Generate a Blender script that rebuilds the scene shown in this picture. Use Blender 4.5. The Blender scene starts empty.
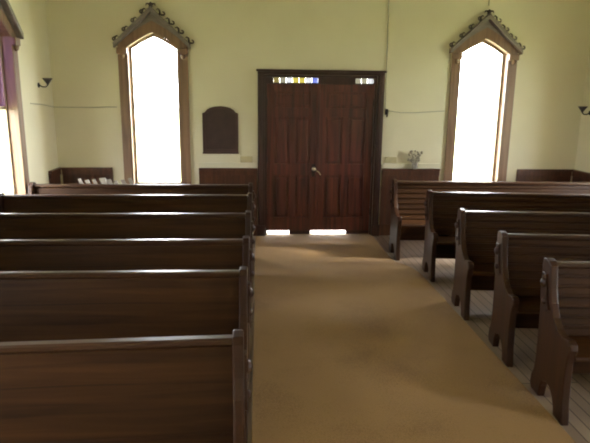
import bpy, bmesh, math, random
from mathutils import Vector, Matrix
random.seed(7)
S = bpy.context.scene
COL = S.collection
PI = math.pi
D = 8.00                      # back wall
XL, XR = -2.76, 4.62          # side walls
YF = -4.0                     # front wall behind the camera
CEIL = 4.5

# ------------------------------------------------------------------ helpers
def obj(name, bm, mat, parent=None, loc=(0, 0, 0), rot=(0, 0, 0), smooth=False):
    bmesh.ops.recalc_face_normals(bm, faces=bm.faces[:])
    me = bpy.data.meshes.new(name)
    if smooth:
        for f in bm.faces: f.smooth = True
    bm.to_mesh(me); bm.free()
    if mat: me.materials.append(mat)
    o = bpy.data.objects.new(name, me); COL.objects.link(o)
    o.location = loc; o.rotation_euler = rot
    if parent: o.parent = parent
    return o

def empty(name, loc, rz=0.0):
    o = bpy.data.objects.new(name, None); COL.objects.link(o)
    o.empty_display_size = .2
    o.location = loc; o.rotation_euler = (0, 0, rz)
    return o

def tag(o, label=None, cat=None, group=None, kind=None):
    if label: o['label'] = label
    if cat: o['category'] = cat
    if group: o['group'] = group
    if kind: o['kind'] = kind
    return o

def box(bm, x0, x1, y0, y1, z0, z1, bev=0.0):
    g = bmesh.ops.create_cube(bm, size=1.0)
    vs = g['verts']
    for v in vs:
        v.co = Vector(((x0 + x1) / 2 + v.co.x * (x1 - x0), (y0 + y1) / 2 + v.co.y * (y1 - y0), (z0 + z1) / 2 + v.co.z * (z1 - z0)))
    if bev:
        es = list({e for v in vs for e in v.link_edges})
        bmesh.ops.bevel(bm, geom=es, offset=bev, segments=2, affect='EDGES', profile=.6)
    return vs

def prism(bm, pts, to3, a, b, bev=0.0):
    """polygon pts extruded from a to b; to3(p, t) gives the 3D point"""
    lo = [bm.verts.new(to3(p, a)) for p in pts]
    hi = [bm.verts.new(to3(p, b)) for p in pts]
    n = len(pts); fs = []
    fs.append(bm.faces.new(lo)); fs.append(bm.faces.new(hi[::-1]))
    for i in range(n):
        fs.append(bm.faces.new((lo[i], hi[i], hi[(i + 1) % n], lo[(i + 1) % n])))
    if bev:
        es = list(fs[0].edges) + list(fs[1].edges)
        bmesh.ops.recalc_face_normals(bm, faces=fs)
        bmesh.ops.bevel(bm, geom=es, offset=bev, segments=2, affect='EDGES', profile=.6)

def tube(bm, pts, r, n=8):
    pts = [Vector(p) for p in pts]
    rs = r if isinstance(r, (list, tuple)) else [r] * len(pts)
    rings = []; up = None
    for i, p in enumerate(pts):
        t = (pts[min(i + 1, len(pts) - 1)] - pts[max(i - 1, 0)]).normalized()
        if up is None:
            up = t.orthogonal().normalized()
        up = (up - t * up.dot(t)).normalized(); w = t.cross(up)
        rings.append([bm.verts.new(p + (up * math.cos(k * 2 * PI / n) + w * math.sin(k * 2 * PI / n)) * rs[i]) for k in range(n)])
    for a, b in zip(rings, rings[1:]):
        for k in range(n):
            bm.faces.new((a[k], a[(k + 1) % n], b[(k + 1) % n], b[k]))
    bm.faces.new(rings[0][::-1]); bm.faces.new(rings[-1])

def lathe(bm, prof, n=20, M=None):
    M = M or Matrix()
    rings = [[bm.verts.new(M @ Vector((r * math.cos(k * 2 * PI / n), r * math.sin(k * 2 * PI / n), z))) for k in range(n)] for r, z in prof]
    for a, b in zip(rings, rings[1:]):
        for k in range(n):
            bm.faces.new((a[k], a[(k + 1) % n], b[(k + 1) % n], b[k]))
    bm.faces.new(rings[0][::-1]); bm.faces.new(rings[-1])

# ------------------------------------------------------------------ materials
def newmat(name):
    m = bpy.data.materials.new(name); m.use_nodes = True
    nt = m.node_tree
    return m, nt, nt.nodes['Principled BSDF']

def plain(name, col, rough=.6, metal=0.0, spec=.5, noise=0.0, scale=6.0):
    m, nt, b = newmat(name)
    b.inputs['Roughness'].default_value = rough
    b.inputs['Metallic'].default_value = metal
    b.inputs['Specular IOR Level'].default_value = spec
    b.inputs['Base Color'].default_value = (*col, 1)
    if noise:
        tc = nt.nodes.new('ShaderNodeTexCoord'); nz = nt.nodes.new('ShaderNodeTexNoise')
        nz.inputs['Scale'].default_value = scale; nz.inputs['Detail'].default_value = 5
        rp = nt.nodes.new('ShaderNodeValToRGB')
        rp.color_ramp.elements[0].position = .3; rp.color_ramp.elements[1].position = .7
        rp.color_ramp.elements[0].color = (*[c * (1 - noise) for c in col], 1)
        rp.color_ramp.elements[1].color = (*[min(1, c * (1 + noise)) for c in col], 1)
        nt.links.new(tc.outputs['Object'], nz.inputs['Vector'])
        nt.links.new(nz.outputs['Fac'], rp.inputs['Fac']); nt.links.new(rp.outputs['Color'], b.inputs['Base Color'])
    return m

def wood(name, c0, c1, axis='X', rough=.35, coat=.3, scale=3.0, bump=.05, spec=.5):
    """grain running along the given axis"""
    m, nt, b = newmat(name)
    tc = nt.nodes.new('ShaderNodeTexCoord'); mp = nt.nodes.new('ShaderNodeMapping')
    st = {'X': (.12, 2.2, 2.2), 'Y': (2.2, .12, 2.2), 'Z': (2.2, 2.2, .12)}[axis]
    mp.inputs['Scale'].default_value = [s * scale for s in st]
    nz = nt.nodes.new('ShaderNodeTexNoise'); nz.inputs['Scale'].default_value = 3.0
    nz.inputs['Detail'].default_value = 7; nz.inputs['Distortion'].default_value = .8
    rp = nt.nodes.new('ShaderNodeValToRGB')
    rp.color_ramp.elements[0].position = .3; rp.color_ramp.elements[1].position = .72
    rp.color_ramp.elements[0].color = (*c0, 1); rp.color_ramp.elements[1].color = (*c1, 1)
    bp = nt.nodes.new('ShaderNodeBump'); bp.inputs['Strength'].default_value = bump
    L = nt.links.new
    L(tc.outputs['Object'], mp.inputs['Vector']); L(mp.outputs['Vector'], nz.inputs['Vector'])
    L(nz.outputs['Fac'], rp.inputs['Fac']); L(rp.outputs['Color'], b.inputs['Base Color'])
    L(nz.outputs['Fac'], bp.inputs['Height']); L(bp.outputs['Normal'], b.inputs['Normal'])
    b.inputs['Roughness'].default_value = rough
    b.inputs['Specular IOR Level'].default_value = spec
    b.inputs['Coat Weight'].default_value = coat; b.inputs['Coat Roughness'].default_value = .22
    return m

M_pew = wood('pew_wood', (.023, .0086, .0024), (.060, .0235, .0066), 'X', rough=.5, coat=0, spec=.16)
M_rail = wood('pew_rail_wood', (.023, .0086, .0026), (.060, .0235, .0072), 'X', rough=.4, coat=.15)
M_pewv = wood('pew_end_wood', (.022, .0078, .0030), (.052, .0185, .0070), 'Z', rough=.42, coat=.06, spec=.3)
M_door = wood('door_wood', (.030, .0075, .005), (.135, .030, .018), 'Z', rough=.42, coat=.15)
M_doorx = wood('door_frame_wood', (.022, .008, .006), (.055, .019, .014), 'Z', rough=.4, coat=.2)
M_wains = wood('wainscot_wood', (.050, .019, .010), (.12, .045, .023), 'Z', rough=.4, coat=.2)
M_case = wood('window_casing_wood', (.17, .100, .060), (.30, .18, .11), 'Z', rough=.45, coat=.15)
M_hood = wood('window_hood_wood', (.16, .135, .13), (.25, .215, .20), 'X', rough=.4, coat=.3)
M_sash = plain('sash_paint', (.42, .33, .22), .5, noise=.15)
M_ceil = plain('ceiling_plaster', (.66, .63, .50), .9, noise=.04)
M_tablet = plain('tablet_wood', (.045, .024, .021), .5, noise=.25, scale=9)
M_tabfr = plain('tablet_frame', (.062, .033, .027), .45, noise=.2)
M_iron = plain('dark_iron', (.035, .03, .03), .5, metal=.6)
M_shade = plain('sconce_shade', (.06, .052, .05), .45, metal=.3)
M_brass = plain('pale_brass', (.62, .55, .42), .3, metal=1.0)
M_cable = plain('cable_grey', (.36, .34, .25), .6)
M_tan = plain('tan_card', (.50, .44, .26), .7, noise=.2)
M_paper = plain('pale_paper', (.30, .26, .21), .8, noise=.1)
M_dry = plain('dried_stems', (.30, .27, .21), .8, noise=.35, scale=20)
M_pot = plain('grey_pot', (.34, .31, .27), .6, noise=.1)
M_trim = plain('cream_trim_paint', (.70, .66, .50), .5)
M_ground = plain('outside_grass', (.42, .46, .24), .9, noise=.2, scale=3)
M_porch = plain('porch_concrete', (.72, .71, .68), .85, noise=.06)

def wall_mat():
    m, nt, b = newmat('wall_plaster')
    tc = nt.nodes.new('ShaderNodeTexCoord')
    nz = nt.nodes.new('ShaderNodeTexNoise'); nz.inputs['Scale'].default_value = 1.1; nz.inputs['Detail'].default_value = 6
    rp = nt.nodes.new('ShaderNodeValToRGB')
    rp.color_ramp.elements[0].position = .3; rp.color_ramp.elements[1].position = .7
    rp.color_ramp.elements[0].color = (.70, .65, .475, 1); rp.color_ramp.elements[1].color = (.77, .725, .545, 1)
    L = nt.links.new
    L(tc.outputs['Object'], nz.inputs['Vector']); L(nz.outputs['Fac'], rp.inputs['Fac']); L(rp.outputs['Color'], b.inputs['Base Color'])
    n2 = nt.nodes.new('ShaderNodeTexNoise'); n2.inputs['Scale'].default_value = 60
    bp = nt.nodes.new('ShaderNodeBump'); bp.inputs['Strength'].default_value = .05
    L(tc.outputs['Object'], n2.inputs['Vector']); L(n2.outputs['Fac'], bp.inputs['Height']); L(bp.outputs['Normal'], b.inputs['Normal'])
    b.inputs['Roughness'].default_value = .75
    return m
M_wall = wall_mat()

def floor_mat():
    m, nt, b = newmat('floor_boards')
    tc = nt.nodes.new('ShaderNodeTexCoord'); mp = nt.nodes.new('ShaderNodeMapping')
    mp.inputs['Rotation'].default_value = (0, 0, PI / 2)
    br = nt.nodes.new('ShaderNodeTexBrick')
    br.inputs['Scale'].default_value = 1.0; br.inputs['Brick Width'].default_value = 2.4; br.inputs['Row Height'].default_value = .085
    br.inputs['Mortar Size'].default_value = .004; br.inputs['Color1'].default_value = (.26, .19, .14, 1)
    br.inputs['Color2'].default_value = (.34, .26, .20, 1); br.inputs['Mortar'].default_value = (.05, .03, .02, 1)
    L = nt.links.new
    L(tc.outputs['Object'], mp.inputs['Vector']); L(mp.outputs['Vector'], br.inputs['Vector'])
    L(br.outputs['Color'], b.inputs['Base Color'])
    b.inputs['Roughness'].default_value = .3; b.inputs['Coat Weight'].default_value = .5; b.inputs['Coat Roughness'].default_value = .15
    return m
M_floor = floor_mat()

def carpet_mat():
    m, nt, b = newmat('tan_carpet')
    tc = nt.nodes.new('ShaderNodeTexCoord')
    n1 = nt.nodes.new('ShaderNodeTexNoise'); n1.inputs['Scale'].default_value = 1.6; n1.inputs['Detail'].default_value = 4
    n2 = nt.nodes.new('ShaderNodeTexNoise'); n2.inputs['Scale'].default_value = 140; n2.inputs['Detail'].default_value = 2
    mx = nt.nodes.new('ShaderNodeMath'); mx.operation = 'ADD'
    rp = nt.nodes.new('ShaderNodeValToRGB')
    rp.color_ramp.elements[0].position = .75; rp.color_ramp.elements[1].position = 1.25
    rp.color_ramp.elements[0].color = (.20, .108, .036, 1); rp.color_ramp.elements[1].color = (.29, .165, .058, 1)
    bp = nt.nodes.new('ShaderNodeBump'); bp.inputs['Strength'].default_value = .35; bp.inputs['Distance'].default_value = .01
    L = nt.links.new
    L(tc.outputs['Object'], n1.inputs['Vector']); L(tc.outputs['Object'], n2.inputs['Vector'])
    L(n1.outputs['Fac'], mx.inputs[0]); L(n2.outputs['Fac'], mx.inputs[1]); L(mx.outputs[0], rp.inputs['Fac'])
    L(rp.outputs['Color'], b.inputs['Base Color']); L(n2.outputs['Fac'], bp.inputs['Height']); L(bp.outputs['Normal'], b.inputs['Normal'])
    b.inputs['Roughness'].default_value = .95; b.inputs['Specular IOR Level'].default_value = .1
    b.inputs['Sheen Weight'].default_value = .15
    return m
M_carpet = carpet_mat()

def glass(name, col, frost=0.0):
    m = bpy.data.materials.new(name); m.use_nodes = True
    nt = m.node_tree; nt.nodes.clear()
    out = nt.nodes.new('ShaderNodeOutputMaterial'); mix = nt.nodes.new('ShaderNodeMixShader')
    tr = nt.nodes.new('ShaderNodeBsdfTransparent'); tr.inputs['Color'].default_value = (*col, 1)
    gl = nt.nodes.new('ShaderNodeBsdfGlossy'); gl.inputs['Roughness'].default_value = .05
    mix.inputs[0].default_value = .05
    nt.links.new(tr.outputs[0], mix.inputs[1]); nt.links.new(gl.outputs[0], mix.inputs[2]); nt.links.new(mix.outputs[0], out.inputs[0])
    return m
G_clear = glass('clear_glass', (.95, .96, .97))
G_purple = glass('purple_glass', (.28, .225, .335))
G_yellow = glass('yellow_glass', (.16, .145, .06))
G_amber = glass('amber_glass', (.10, .088, .045))
G_white = glass('milky_glass', (.18, .18, .18))
G_blue = glass('blue_glass', (.09, .10, .17))
G_dim = glass('dusty_glass', (.12, .115, .095))

# ------------------------------------------------------------------ gothic window shape
HW = .345                        # half width of the opening
WZ0, WSP, WAP = .70, 2.60, 2.80  # sill, spring and apex heights
def arch(hw=HW, z0=WZ0, sp=WSP, ap=WAP, n=7):
    """opening outline, counter-clockwise from lower left, with a low pointed head"""
    right = []
    for i in range(1, n):
        t = i / n
        x = hw * (1 - t); z = sp + (ap - sp) * (1.25 * t - .25 * t * t)
        right.append((x, z))
    return [(-hw, z0), (hw, z0), (hw, sp)] + right + [(0, ap)] + [(-x, z) for x, z in right[::-1]] + [(-hw, sp)]

def wall(name, u0, u1, z0, z1, holes, to3, t):
    bm = bmesh.new(); edges = []
    for loop in [[(u0, z0), (u1, z0), (u1, z1), (u0, z1)]] + holes:
        vs = [bm.verts.new(to3(p, 0)) for p in loop]
        edges += [bm.edges.new((vs[i], vs[(i + 1) % len(vs)])) for i in range(len(vs))]
    bmesh.ops.triangle_fill(bm, use_beauty=True, edges=edges)
    r = bmesh.ops.extrude_face_region(bm, geom=bm.faces[:])
    off = Vector(to3((0, 0), t)) - Vector(to3((0, 0), 0))
    for g in r['geom']:
        if isinstance(g, bmesh.types.BMVert): g.co += off
    return tag(obj(name, bm, M_wall), kind='structure')

WT = .22
WX = (-1.405, 3.13)                  # windows in the back wall
SY = (6.42, 1.50, -2.4)              # windows along each side wall
DX0, DX1, DTOP = .085, 1.645, 2.265  # door opening
at = lambda u: [(u + x, z) for x, z in arch()]
wall('wall_back', XL - WT, XR + WT, 0, CEIL, [at(WX[0]), at(WX[1]), [(DX0, .001), (DX1, .001), (DX1, DTOP), (DX0, DTOP)]], lambda p, t: (p[0], D + t, p[1]), WT)
wall('wall_left', YF, D, 0, CEIL, [at(y) for y in SY], lambda p, t: (XL - t, p[0], p[1]), WT)
wall('wall_right', YF, D, 0, CEIL, [at(y) for y in SY], lambda p, t: (XR + t, p[0], p[1]), WT)
wall('wall_front', XL - WT, XR + WT, 0, CEIL, [], lambda p, t: (p[0], YF - t, p[1]), WT)
bm = bmesh.new(); box(bm, XL - WT, XR + WT, YF - WT, D + WT, -.12, 0); tag(obj('floor', bm, M_floor), kind='structure')
bm = bmesh.new(); box(bm, XL - WT, XR + WT, YF - WT, D + WT, CEIL, CEIL + .12); tag(obj('ceiling', bm, M_ceil), kind='structure')
bm = bmesh.new(); box(bm, -60, 60, D + WT + .0, 90, -.32, -.30); box(bm, -60, XL - WT, -30, D + WT, -.32, -.30); box(bm, XR + WT, 60, -30, D + WT, -.32, -.30)
tag(obj('ground', bm, M_ground), kind='structure')
bm = bmesh.new(); box(bm, -.6, 2.4, D + WT, D + WT + 2.6, -.30, -.03); tag(obj('porch_slab', bm, M_porch), kind='structure')

# ------------------------------------------------------------------ windows
def ring(bm, outer, inner, y0, y1):
    """flat band between two outlines with the same number of points"""
    n = len(outer)
    v = [[bm.verts.new((x, y, z)) for x, z in o] for o, y in ((outer, y0), (inner, y0), (inner, y1), (outer, y1))]
    for a, b in ((0, 1), (1, 2), (2, 3), (3, 0)):
        for i in range(n):
            j = (i + 1) % n
            bm.faces.new((v[a][i], v[a][j], v[b][j], v[b][i]))

def crocket(root, p, ang, s, k):
    """a carved leaf curl growing from the hood's top edge"""
    bm = bmesh.new()
    pts = []; rs = []
    for i in range(13):
        t = i / 12; a = -.3 + t * 4.4; r = .038 * (1 - .72 * t)
        pts.append((.02 + (math.sin(a) * r) * s, 0,   .015 + .025 * t + (1 - math.cos(a)) * r * .75)); rs.append(.012 * (1 - .45 * t))
    tube(bm, pts, rs, 7)
    pts = [(0, 0, -.012), (-.012 * s, 0, .025), (-.035 * s, 0, .05), (-.062 * s, 0, .052), (-.075 * s, 0, .03)]
    tube(bm, pts, [.014, .013, .012, .009, .004], 7)
    return obj('crocket', bm, M_crk, root, (p[0], -.045, p[1]), (0, ang, 0), smooth=True)
M_crk = plain('carved_leaf_wood', (.085, .07, .065), .55, noise=.25, scale=12)

def make_window(k, loc, rz, detail=True, tint=None, rail=False):
    root = empty('window_%d' % k, loc, rz); tag(root, kind='structure')
    inn = arch(); out = arch(HW + .115, WZ0 - .03, WSP + .03, WAP + .13)
    bm = bmesh.new(); ring(bm, out, inn, -.035, .0); obj('casing', bm, M_case, root)
    bm = bmesh.new(); ring(bm, arch(HW - .001, WZ0 + .001, WSP, WAP - .001), arch(HW - .014, WZ0 + .014, WSP - .006, WAP - .016), -.03, .19); obj('jamb', bm, M_case, root)
    bm = bmesh.new(); ring(bm, arch(HW - .014, WZ0 + .014, WSP - .006, WAP - .016), arch(HW - .048, WZ0 + .07, WSP - .02, WAP - .06), .085, .12)
    if rail: box(bm, -HW + .04, HW - .04, .085, .12, 1.80, 1.835)
    obj('sash', bm, M_sash, root)
    bm = bmesh.new(); box(bm, -HW - .16, HW + .16, -.09, .0, WZ0 - .065, WZ0 - .03, .008); obj('sill', bm, M_case, root)
    ip = arch(HW - .045, WZ0 + .067, WSP - .02, WAP - .058)
    if tint:
        bm = bmesh.new(); cut = 1.835
        prism(bm, [(-HW + .045, WZ0 + .067), (HW - .045, WZ0 + .067), (HW - .045, cut), (-HW + .045, cut)], lambda p, t: (p[0], t, p[1]), .10, .104)
        obj('pane', bm, G_clear, root)
        bm = bmesh.new(); prism(bm, [(-HW + .045, cut), (HW - .045, cut)] + ip[2:], lambda p, t: (p[0], t, p[1]), .10, .104)
        q = obj('stained_pane', bm, tint, root); q['label'] = 'purple stained glass in the window head'
    else:
        bm = bmesh.new(); prism(bm, ip, lambda p, t: (p[0], t, p[1]), .10, .104); obj('pane', bm, G_clear, root)
    if not detail: return root
    # pointed hood mould: two raking boards over a shallow tympanum
    ax, az, hx, hz = 0, 3.085, HW + .135, 2.635
    bm = bmesh.new()
    lo = out[2:-1]
    poly = [(hx - .03, hz - .02), (0, az - .03), (-hx + .03, hz - .02)]
    arc = [p for p in out[2:]]
    prism(bm, [(hx - .03, hz - .01), (0, az - .03), (-hx + .03, hz - .01)] + [(x, max(z - .02, 0)) for x, z in arc[::-1][1:-1]], lambda p, t: (p[0], t, p[1]), -.03, -.002)
    obj('tympanum', bm, M_hood, root)
    for s in (-1, 1):
        bm = bmesh.new()
        n = Vector((az - hz, 0, hx)).normalized()
        th = .058
        q = [(s * (hx + .02), hz - .055), (s * (hx + .02), hz + .01), (0, az + .02), (0, az + .02 - th * 1.3)]
        prism(bm, q, lambda p, t: (p[0], t, p[1]), -.105, .0, .006)
        obj('hood_board', bm, M_hood, root)
        bm = bmesh.new(); box(bm, s * (HW + .055) - .07, s * (HW + .055) + .07, -.075, -.02, 2.50, 2.585, .012)
        lathe(bm, [(.012, 2.44), (.03, 2.46), (.036, 2.49), (.03, 2.505)], 12, Matrix.Translation((s * (HW + .055), -.045, 0)))
        obj('hood_bracket', bm, M_case, root)
        ang = math.atan2(az - hz, hx) * s
        for i, t in enumerate((.04, .3, .54, .78)):
            crocket(root, (s * (hx + .02) * (1 - t), hz + .0 + (az + .02 - hz) * t), ang * .8, s, i)
    bm = bmesh.new()
    lathe(bm, [(.02, 0), (.028, .015), (.018, .03), (.026, .045), (.016, .06), (.004, .072)], 12)
    for s in (-1, 1):
        tube(bm, [(0, 0, .02), (.03 * s, 0, .05), (.055 * s, 0, .05), (.06 * s, 0, .025)], [.012, .011, .009, .004], 6)
    obj('finial', bm, M_crk, root, (0, -.05, az + .005), smooth=True)
    return root

k = 0
for i, x in enumerate(WX):
    k += 1; make_window(k, (x, D, 0), 0)
for i, y in enumerate(SY):
    k += 1; make_window(k, (XL, y, 0), PI / 2, detail=(i == 0), tint=G_purple if i == 0 else None, rail=True)
for y in SY:
    k += 1; make_window(k, (XR, y, 0), -PI / 2, detail=False, rail=True)

# ------------------------------------------------------------------ door
door = tag(empty('door_1', (0, D, 0)), kind='structure')
def casing_bits():
    bm = bmesh.new()
    o0, o1, top = -.010, 1.740, 2.335
    box(bm, o0, DX0, -.045, 0, 0, DTOP, .006); box(bm, DX1, o1, -.045, 0, 0, DTOP, .006)
    box(bm, o0, o1, -.045, 0, DTOP, top - .03, .006)
    box(bm, o0 - .02, o1 + .02, -.075, 0, top - .03, top, .008)
    for x in (o0 + .018, DX1 + .03):                               # raised bead up each jamb
        box(bm, x, x + .045, -.06, -.044, .16, DTOP, .005)
    for x0, x1 in ((o0 - .012, DX0 + .006), (DX1 - .006, o1 + .012)):
        box(bm, x0, x1, -.065, 0, 0, .16, .006)                    # plinth blocks
    return bm
obj('door_casing', casing_bits(), M_doorx, door)
bm = bmesh.new()
for x0, x1 in ((DX0 + .0005, DX0 + .03), (DX1 - .03, DX1 - .0005)): box(bm, x0, x1, .0, .2, .001, DTOP - .001)
box(bm, DX0 + .03, DX1 - .03, .0, .2, DTOP - .028, DTOP - .001)
obj('door_jamb', bm, M_doorx, door)
SEAM, LT, LB = .835, 2.147, .064
LX = ((DX0 + .031, SEAM - .002), (SEAM + .002, DX1 - .031))
# transom bar with its two strips of coloured glass
bm = bmesh.new()
tz0, tz1 = 2.162, 2.230
glz = ((.205, .825), (1.345, 1.60))
xs = [DX0 + .03, glz[0][0], glz[0][1], glz[1][0], glz[1][1], DX1 - .03]
box(bm, DX0 + .03, DX1 - .03, .03, .09, LT + .002, tz0)
for a, b in ((0, 1), (2, 3), (4, 5)): box(bm, xs[a], xs[b], .03, .09, tz0, tz1)
box(bm, DX0 + .03, DX1 - .03, .03, .09, tz1, DTOP - .028)
box(bm, DX0 + .03, DX1 - .03, .082, .11, LT - .03, tz0)
obj('transom_bar', bm, M_doorx, door)
cols = [G_amber, G_dim, G_white, G_yellow, G_yellow, G_white, G_blue]
n = len(cols); w = (glz[0][1] - glz[0][0]) / n
for i, g in enumerate(cols):
    bm = bmesh.new(); box(bm, glz[0][0] + i * w + .001, glz[0][0] + (i + 1) * w - .001, .055, .06, tz0, tz1); obj('transom_pane', bm, g, door)
for i, g in enumerate([G_dim, G_dim, G_white]):
    w2 = (glz[1][1] - glz[1][0]) / 3
    bm = bmesh.new(); box(bm, glz[1][0] + i * w2 + .001, glz[1][0] + (i + 1) * w2 - .001, .055, .06, tz0, tz1); obj('transom_pane', bm, g, door)
for li, (a, b) in enumerate(LX):
    y0, y1 = .035, .08
    st = .105
    rows = [(LB + .20, .88), (1.04, 1.70), (1.82, LT - .10)]
    mid = (a + b) / 2
    bm = bmesh.new()
    box(bm, a, a + st, y0, y1, LB, LT, .003); box(bm, b - st, b, y0, y1, LB, LT, .003)
    zs = [LB] + [z for r in rows for z in r] + [LT]
    for z0, z1 in zip(zs[::2], zs[1::2]): box(bm, a + st, b - st, y0, y1, z0, z1, .003)
    for r in rows[:2]: box(bm, mid - .045, mid + .045, y0, y1, r[0], r[1], .003)
    leaf = obj('door_leaf', bm, M_door, door)
    cells = [(a + st, mid - .045, r) for r in rows[:2]] + [(mid + .045, b - st, r) for r in rows[:2]] + [(a + st, b - st, rows[2])]
    for x0, x1, r in cells:
        bm = bmesh.new()
        box(bm, x0, x1, y0 + .018, y1 - .012, r[0], r[1])
        box(bm, x0 + .035, x1 - .035, y0 + .006, y0 + .02, r[0] + .04, r[1] - .04, .006)
        obj('door_panel', bm, M_door, leaf)
    # added pieces blocking the gap under the leaf, shaping its light into bars
    for sx0, sx1 in (((a, .12), (.44, .755)) if li == 0 else ((1.275, b),)):
        bm = bmesh.new(); box(bm, sx0, sx1, y0 + .001, y1 - .001, .0125, LB); obj('slot_blocker', bm, M_doorx, leaf)
    for z in (.35, 1.1, 1.9):
        bm = bmesh.new(); x = a if li == 0 else b
        tube(bm, [(x, y0 - .004, z - .05), (x, y0 - .004, z + .05)], .009, 8); obj('hinge', bm, M_iron, leaf)
    if li == 1:
        bm = bmesh.new(); box(bm, a - .025, a + .02, y0 - .012, y0, LB, LT, .004); obj('astragal', bm, M_door, leaf)
    if li == 0:
        bm = bmesh.new(); box(bm, b - .078, b - .03, y0 - .006, y0, .86, 1.04, .004); obj('lock_plate', bm, M_iron, leaf)
        bm = bmesh.new()
        M = Matrix.Translation((b - .052, y0 - .006, .975)) @ Matrix.Rotation(PI / 2, 4, 'X')
        lathe(bm, [(.012, 0), (.012, .025), (.026, .035), (.030, .05), (.024, .064), (.008, .07)], 16, M)
        q = obj('door_knob', bm, M_brass, leaf, smooth=True); q['label'] = 'pale brass door knob'
        bm = bmesh.new(); tube(bm, [(b - .04, y0 - .02, .96), (b + .02, y0 - .026, .93), (b + .05, y0 - .026, .885)], [.009, .009, .007], 8)
        box(bm, b - .05, b - .03, y0 - .022, y0, .945, .968)
        q = obj('latch_bar', bm, M_brass, leaf); q['label'] = 'pale metal latch bar crossing to the other leaf'

# ------------------------------------------------------------------ wainscot, rails, baseboards
WZ = .985
def wainscot(name, u0, u1, to3, step=.09):
    bm = bmesh.new()
    n = max(2, round((u1 - u0) / step)); w = (u1 - u0) / n
    def b3(ua, ub, ta, tb, z0, z1, bev=0):
        p, q = to3(ua, ta), to3(ub, tb)
        box(bm, min(p[0], q[0]), max(p[0], q[0]), min(p[1], q[1]), max(p[1], q[1]), z0, z1, bev)
    for i in range(n): b3(u0 + i * w + .002, u0 + (i + 1) * w - .002, 0, .016, .0, WZ - .03)
    b3(u0, u1, 0, .012, .0, WZ - .03)
    b3(u0, u1, 0, .03, WZ - .1, WZ - .03, .004); b3(u0 - .0, u1 + .0, 0, .05, WZ - .03, WZ, .008)
    b3(u0, u1, 0, .03, .0, .17, .005)
    return tag(obj(name, bm, M_wains), kind='structure')
tb = lambda u, t: (u, D - t)
wainscot('trim_1', XL + .051, WX[0] - .62, tb)
wainscot('trim_2', WX[0] + .57, -.018, tb)
wainscot('trim_3', 1.76, WX[1] - .53, tb)
wainscot('trim_4', WX[1] + .62, XR - .051, tb)
wainscot('trim_5', 7.60, D, lambda u, t: (XL + t, u))
wainscot('trim_6', 7.30, D, lambda u, t: (XR - t, u))
# cream ledge above the wainscot on both sides of the door
for kk, (a, b) in enumerate(((WX[0] + .57, -.018), (1.76, WX[1] - .53))):
    bm = bmesh.new(); box(bm, a, b, D - .022, D, WZ + .001, WZ + .075, .006); tag(obj('trim_%d' % (7 + kk), bm, M_trim), kind='structure')

# ------------------------------------------------------------------ aisle carpet
bm = bmesh.new()
prism(bm, [(-.045, -1.5), (1.872, -1.5), (1.870, 3.4), (1.862, 5.0), (1.858, 6.10), (1.82, 6.34), (1.76, 6.48), (1.67, 6.60), (1.65, 6.9), (1.65, D - .07), (1.61, D + .06), (.12, D + .06), (.09, D - .07), (-.045, D - .07)], lambda p, t: (p[0], p[1], t), .001, .012)
tag(obj('aisle_carpet', bm, M_carpet), 'long plain tan carpet runner down the aisle to the double doors', 'carpet')

# ------------------------------------------------------------------ pews
END = [(.0, .958), (.055, .952), (.088, .925), (.098, .86), (.112, .78), (.145, .69), (.20, .61), (.26, .562), (.325, .537), (.375, .545), (.42, .552), (.452, .535),
       (.462, .50), (.445, .465), (.43, .40), (.428, .28), (.437, .14), (.455, .05), (.46, 0), (.335, 0), (.325, .05), (.295, .105), (.245, .145), (.19, .155), (.14, .13),
       (.115, .08), (.108, .04), (.10, 0), (-.02, 0), (-.04, .04), (-.035, .10), (-.005, .16), (.005, .25), (.0, .40), (-.012, .60), (-.03, .80), (-.045, .90), (-.04, .945)]
ET = .05
def end_bm(x0, s):
    bm = bmesh.new(); prism(bm, END, lambda p, t: (t, -p[0], p[1]), x0, x0 + s * ET, .009); return bm
def sweep(bm, prof, x0, x1):
    prism(bm, prof, lambda p, t: (t, -p[0], p[1]), x0, x1)
BT, BB = (.012, .905), (.118, .445)            # top and bottom of the backrest's front face
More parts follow.
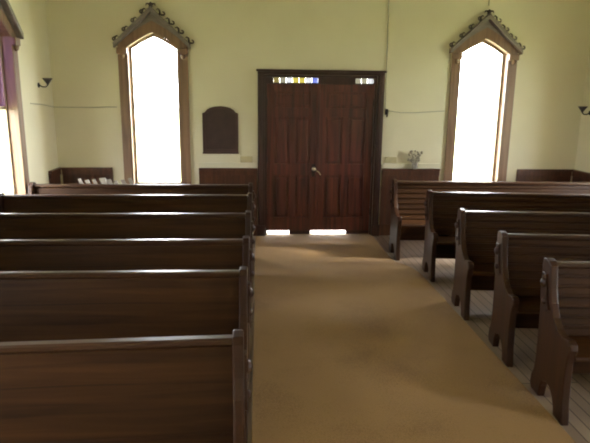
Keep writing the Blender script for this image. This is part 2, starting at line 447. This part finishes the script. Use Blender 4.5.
def make_pew(length, s, boards, label, group, loc, rz):
    """pew whose aisle end panel starts at the local origin; it runs along s*x and faces -y"""
    root = empty('pew', loc, rz); tag(root, label, 'pew', group)
    e1 = obj('end_panel', end_bm(0, s), M_pewv, root)
    obj('end_panel', end_bm(s * (length - ET), s), M_pewv, root)
    # carved boss and bead on the aisle face of the end panel
    bm = bmesh.new()
    prism(bm, [(-.005, .86), (.055, .86), (.075, .78), (.11, .68), (.14, .64), (.10, .615), (.03, .615), (.0, .72)], lambda p, t: (t, -p[0], p[1]), s * .002, -s * .014, .004)
    lathe(bm, [(.034, 0), (.034, .008), (.022, .02), (.006, .026)], 14, Matrix.Translation((-s * .012, -.04, .80)) @ Matrix.Rotation(-s * PI / 2, 4, 'Y'))
    lathe(bm, [(.024, 0), (.024, .008), (.014, .016), (.004, .02)], 14, Matrix.Translation((-s * .012, -.07, .68)) @ Matrix.Rotation(-s * PI / 2, 4, 'Y'))
    obj('carved_boss', bm, M_pewv, e1)
    a, b = s * ET, s * (length - ET)
    dx, dz = BB[0] - BT[0], BB[1] - BT[1]; L = math.hypot(dx, dz); nx, nz = -dz / L, dx / L     # front normal
    P = lambda t, d: (BT[0] + dx * t + nx * d, BT[1] + dz * t + nz * d)
    prof = []
    if boards:
        nb = 7
        for i in range(nb):
            t0, t1 = i / nb, (i + 1) / nb; g = .016
            prof += [P(t0 + g, -.012), P(t0 + g * 1.6, .0), P(t1 - g * 1.6, .0), P(t1 - g, -.012)]
    else:
        prof = [P(0, 0), P(.86, 0), P(.875, .006), P(1, .006)]
    prof += [P(1, -.024), P(0, -.024)]
    bm = bmesh.new(); sweep(bm, prof, a, b)
    bk = obj('backrest', bm, M_pew, root)
    bm = bmesh.new()
    x, z = BT
    sweep(bm, [(x - .034, z - .004), (x - .036, z + .018), (x - .026, z + .028), (x + .012, z + .028), (x + .022, z + .020), (x + .022, z + .002), (x + .012, z - .012), (x + .004, z - .016), (x - .03, z - .014)], a, b)
    obj('top_rail', bm, M_rail, root)
    bm = bmesh.new(); sweep(bm, [(.085, .425), (.085, .443), (.15, .446), (.42, .456), (.445, .452), (.452, .44), (.446, .426), (.42, .420)], a, b)
    obj('seat', bm, M_pew, root)
    bm = bmesh.new(); box(bm, min(a, b), max(a, b), -.105, -.083, .17, .428); obj('lower_back_board', bm, M_pew, root)
    for q in (.35, .68):
        bm = bmesh.new(); xx = s * length * q
        prism(bm, [(.082, .424), (.40, .424), (.39, .38), (.25, .28), (.20, .10), (.22, 0), (.06, 0), (.08, .1)], lambda p, t: (t, -p[0], p[1]), xx - .018, xx + .018)
        obj('seat_support', bm, M_pew, root)
    return root

def seat_rows():
    left = [2.405, 3.385, 4.165, 5.12, 6.10, 6.82]
    ll = ['nearest pew left of the aisle, dark brown panelled back filling the lower left corner',
          'second nearest dark brown pew left of the aisle, behind the nearest one',
          'third dark brown pew from the front on the left of the aisle',
          'fourth dark brown pew from the front on the left of the aisle',
          'fifth dark brown pew from the front on the left of the aisle',
          'farthest dark brown pew left of the aisle, below the bright back window']
    for y, lab in zip(left, ll):
        make_pew(2.675 if y < 6.5 else 2.62, -1, False, lab, 'pews left of the aisle', (-.07, y, 0), math.radians(2.5) if y < 3 else 0)
    right = [(1.915, 3.53, -4), (1.925, 4.31, -6), (1.915, 5.22, -5), (1.930, 6.31, -5), (1.72, 7.15, -2)]
    rl = ['nearest brown slatted pew right of the aisle, cut off by the right edge',
          'second nearest brown slatted pew right of the aisle, behind the one at the right edge',
          'third brown slatted pew from the front on the right of the aisle',
          'fourth brown slatted pew from the front on the right of the aisle',
          'farthest slatted pew right of the aisle, jutting toward the door']
    for (x, y, a), lab in zip(right, rl):
        make_pew(2.62 if x > 1.8 else 2.83, 1, True, lab, 'pews right of the aisle', (x, y, 0), math.radians(a))
seat_rows()

# ------------------------------------------------------------------ things on the walls
def tablet():
    root = empty('wall_tablet', (-.525, D, 1.205)); tag(root, 'dark wooden tablet with arched top hung between left window and doors', 'plaque')
    def shape(w, z0, zs, ap):
        pts = [(-w, z0), (w, z0), (w, zs), (w * .86, zs + .012)]
        for i in range(1, 8):
            a = i / 8 * PI; pts.append((w * .80 * math.cos(a), zs + .018 + (ap - zs - .018) * math.sin(a)))
        return pts + [(-w * .86, zs + .012), (-w, zs)]
    bm = bmesh.new(); prism(bm, shape(.21, .02, .53, .60), lambda p, t: (p[0], -t, p[1]), .0, .022); obj('tablet_board', bm, M_tablet, root)
    o, i = shape(.245, -.0, .535, .63), shape(.205, .04, .52, .595)
    bm = bmesh.new(); ring(bm, o, i, -.034, .0); obj('tablet_frame', bm, M_tabfr, root)
    bm = bmesh.new(); box(bm, -.25, .25, -.045, 0, -.02, .005, .005); obj('tablet_ledge', bm, M_tabfr, root)
tablet()

def sconce(loc, rz, label):
    root = empty('wall_sconce', loc, rz); root.scale = (.68, .68, .68); tag(root, label, 'wall lamp', 'wall sconces')
    bm = bmesh.new(); lathe(bm, [(.045, 0), (.045, .01), (.03, .02), (.014, .024)], 16, Matrix.Rotation(PI / 2, 4, 'X')); obj('wall_plate', bm, M_iron, root)
    bm = bmesh.new(); tube(bm, [(0, -.015, 0), (0, -.07, -.03), (0, -.13, -.03), (0, -.165, .0), (0, -.17, .03)], .011, 8); obj('arm', bm, M_iron, root, smooth=True)
    bm = bmesh.new(); M = Matrix.Translation((0, -.17, .03))
    lathe(bm, [(.018, -.02), (.024, .0), (.085, .085), (.092, .10), (.086, .10), (.02, .01)], 20, M); obj('lamp_shade', bm, M_shade, root, smooth=True)
    bm = bmesh.new(); lathe(bm, [(.012, .0), (.028, .03), (.03, .05), (.02, .07), (.004, .078)], 12, M); obj('bulb', bm, M_paper, root, smooth=True)
sconce((XL, 7.52, 2.08), PI / 2, 'small dark wall sconce between the left side window and the corner')
sconce((XR, 7.78, 1.80), -PI / 2, 'small dark wall sconce at the right edge, on the right wall')

bm = bmesh.new()
tube(bm, [(1.752, D - .012, CEIL), (1.750, D - .012, 3.2), (1.762, D - .012, 2.4), (1.768, D - .014, 1.80)], .006, 6)
tag(obj('hanging_cord', bm, M_cable), 'thin vertical cord running down the wall to the hook beside the doors', 'cord')
bm = bmesh.new()
tube(bm, [(1.80, D - .006, 1.80), (2.0, D - .006, 1.772), (2.2, D - .006, 1.775), (2.45, D - .006, 1.79), (2.62, D - .006, 1.80)], .005, 6)
tag(obj('wall_cable', bm, M_cable), 'thin cable along the wall from the doors to the right window', 'cable')
bm = bmesh.new()
tube(bm, [(XL + .006, 7.2, 1.86), (XL + .006, 7.6, 1.84), (XL + .006, D - .012, 1.80), (XL + .012, D - .006, 1.80), (-2.3, D - .006, 1.80), (-1.92, D - .006, 1.81)], .005, 6)
tag(obj('wall_cable', bm, M_cable), 'thin cable along the wall round the left corner', 'cable')
bm = bmesh.new(); tube(bm, [(3.13, D - .01, CEIL), (3.13, D - .012, 3.215)], .006, 6)
tag(obj('hanging_cord', bm, M_cable), 'thin vertical cord coming down to the hood of the right window', 'cord')
hk = tag(empty('wall_hook', (1.79, D, 1.77)), 'small dark hook on the wall at the right side of the doors', 'hook')
bm = bmesh.new(); box(bm, -.022, .022, -.012, 0, -.03, .05, .004); obj('hook_plate', bm, M_iron, hk)
bm = bmesh.new(); tube(bm, [(0, -.01, .02), (0, -.05, .015), (0, -.065, -.02), (0, -.05, -.055), (0, -.028, -.05)], .008, 8); obj('hook_arm', bm, M_iron, hk, smooth=True)
for x, lab in ((-.17, 'small tan card on the wainscot ledge left of the doors'), (1.885, 'small tan card on the wainscot ledge right of the doors')):
    bm = bmesh.new(); box(bm, x - .085, x + .085, D - .014, D - .003, WZ + .0765, WZ + .165, .003)
    tag(obj('tan_card', bm, M_tan), lab, 'card', 'tan cards beside the doors')
pot = tag(empty('dried_bouquet', (2.22, D - .075, WZ)), 'small dried grey bouquet leaning on the wainscot ledge near the right window', 'bouquet')
bm = bmesh.new(); lathe(bm, [(.03, 0.001), (.042, .02), (.046, .05), (.036, .08), (.042, .09), (.036, .088), (.03, .06)], 16); obj('vase', bm, M_pot, pot, smooth=True)
bm = bmesh.new()
for i in range(34):
    a = random.uniform(0, 2 * PI); r = random.uniform(.03, .13); h = random.uniform(.12, .26)
    p = (math.cos(a) * r, -abs(math.sin(a)) * r * .3 + .02, h)
    tube(bm, [(0, 0, .05), (p[0] * .4, p[1] * .5, h * .65), p], [.003, .0025, .002], 4)
    bmesh.ops.create_icosphere(bm, subdivisions=1, radius=random.uniform(.012, .02), matrix=Matrix.Translation(p))
obj('dried_stems', bm, M_dry, pot)

# leaflets standing in a rack behind the farthest left pew
names = ['first', 'second', 'third', 'fourth', 'fifth', 'sixth', 'seventh', 'eighth']
rk = tag(empty('leaflet_rack', (-1.80, 6.875, 0)), 'narrow wooden rack behind the farthest left pew, holding pale leaflets', 'rack')
bm = bmesh.new(); box(bm, -.43, .43, 0, .09, .72, .735); obj('rack_shelf', bm, M_pew, rk)
bm = bmesh.new(); box(bm, -.43, .43, .08, .09, .735, .80); obj('rack_lip', bm, M_pew, rk)
for xx in (-.38, .38):
    bm = bmesh.new(); box(bm, xx - .02, xx + .02, .02, .06, 0, .72); obj('leg', bm, M_pew, rk)
for i in range(8):
    bm = bmesh.new(); hh = random.uniform(.19, .225)
    prism(bm, [(-.02, 0), (.03, 0), (-.075 + random.uniform(-.02, .02), hh * 1.18), (-.125, hh * 1.14)], lambda p, t: (p[0], t, p[1]), -.006, .006)
    tag(obj('leaflet', bm, M_paper, None, (-2.05 + i * .085, 6.92, .737)), '%s pale leaflet from the left, sticking up behind the farthest left pew' % names[i], 'leaflet', 'leaflets in the rack behind the left pews')

# ------------------------------------------------------------------ light
w = bpy.data.worlds.new('overcast_sky'); S.world = w; w.use_nodes = True
bg = w.node_tree.nodes['Background']; bg.inputs['Color'].default_value = (.97, .985, 1.0, 1); bg.inputs['Strength'].default_value = 16
def portal(loc, rot, sx=.7, sz=2.1):
    l = bpy.data.lights.new('daylight_portal', 'AREA'); l.shape = 'RECTANGLE'; l.size = sx; l.size_y = sz
    l.cycles.is_portal = True
    o = bpy.data.objects.new('daylight_portal', l); COL.objects.link(o); o.location = loc; o.rotation_euler = rot
for x in WX: portal((x, D + WT + .03, 1.75), (-PI / 2, 0, 0))
for y in SY:
    portal((XL - WT - .03, y, 1.75), (PI / 2, 0, -PI / 2)); portal((XR + WT + .03, y, 1.75), (PI / 2, 0, PI / 2))

sl = bpy.data.lights.new('hazy_sun', 'SUN'); sl.energy = 7; sl.angle = math.radians(9); sl.color = (1, .93, .82)
so = bpy.data.objects.new('hazy_sun', sl); COL.objects.link(so)
so.rotation_euler = Vector((-1, .20, -.62)).to_track_quat('-Z', 'Y').to_euler()

# ------------------------------------------------------------------ camera and view
cd = bpy.data.cameras.new('camera'); cam = bpy.data.objects.new('camera', cd); COL.objects.link(cam)
cd.sensor_width = 36; cd.lens = 36 * 567 / 590; cd.clip_start = .05
cam.matrix_world = Matrix.Translation((0, 0, 2.0)) @ Matrix.Rotation(math.radians(-3.75), 4, 'Z') @ Matrix.Rotation(math.radians(90 - 12.6), 4, 'X') @ Matrix.Rotation(.012, 4, 'Z')
S.camera = cam
S.view_settings.view_transform = 'Standard'; S.view_settings.look = 'None'
S.view_settings.gamma = 1; S.view_settings.use_curve_mapping = False
S.view_settings.exposure = .97
S.cycles.max_bounces = 12; S.cycles.diffuse_bounces = 8; S.cycles.transparent_max_bounces = 16
S.cycles.sample_clamp_indirect = 6
S.cycles.filter_width = 2.0
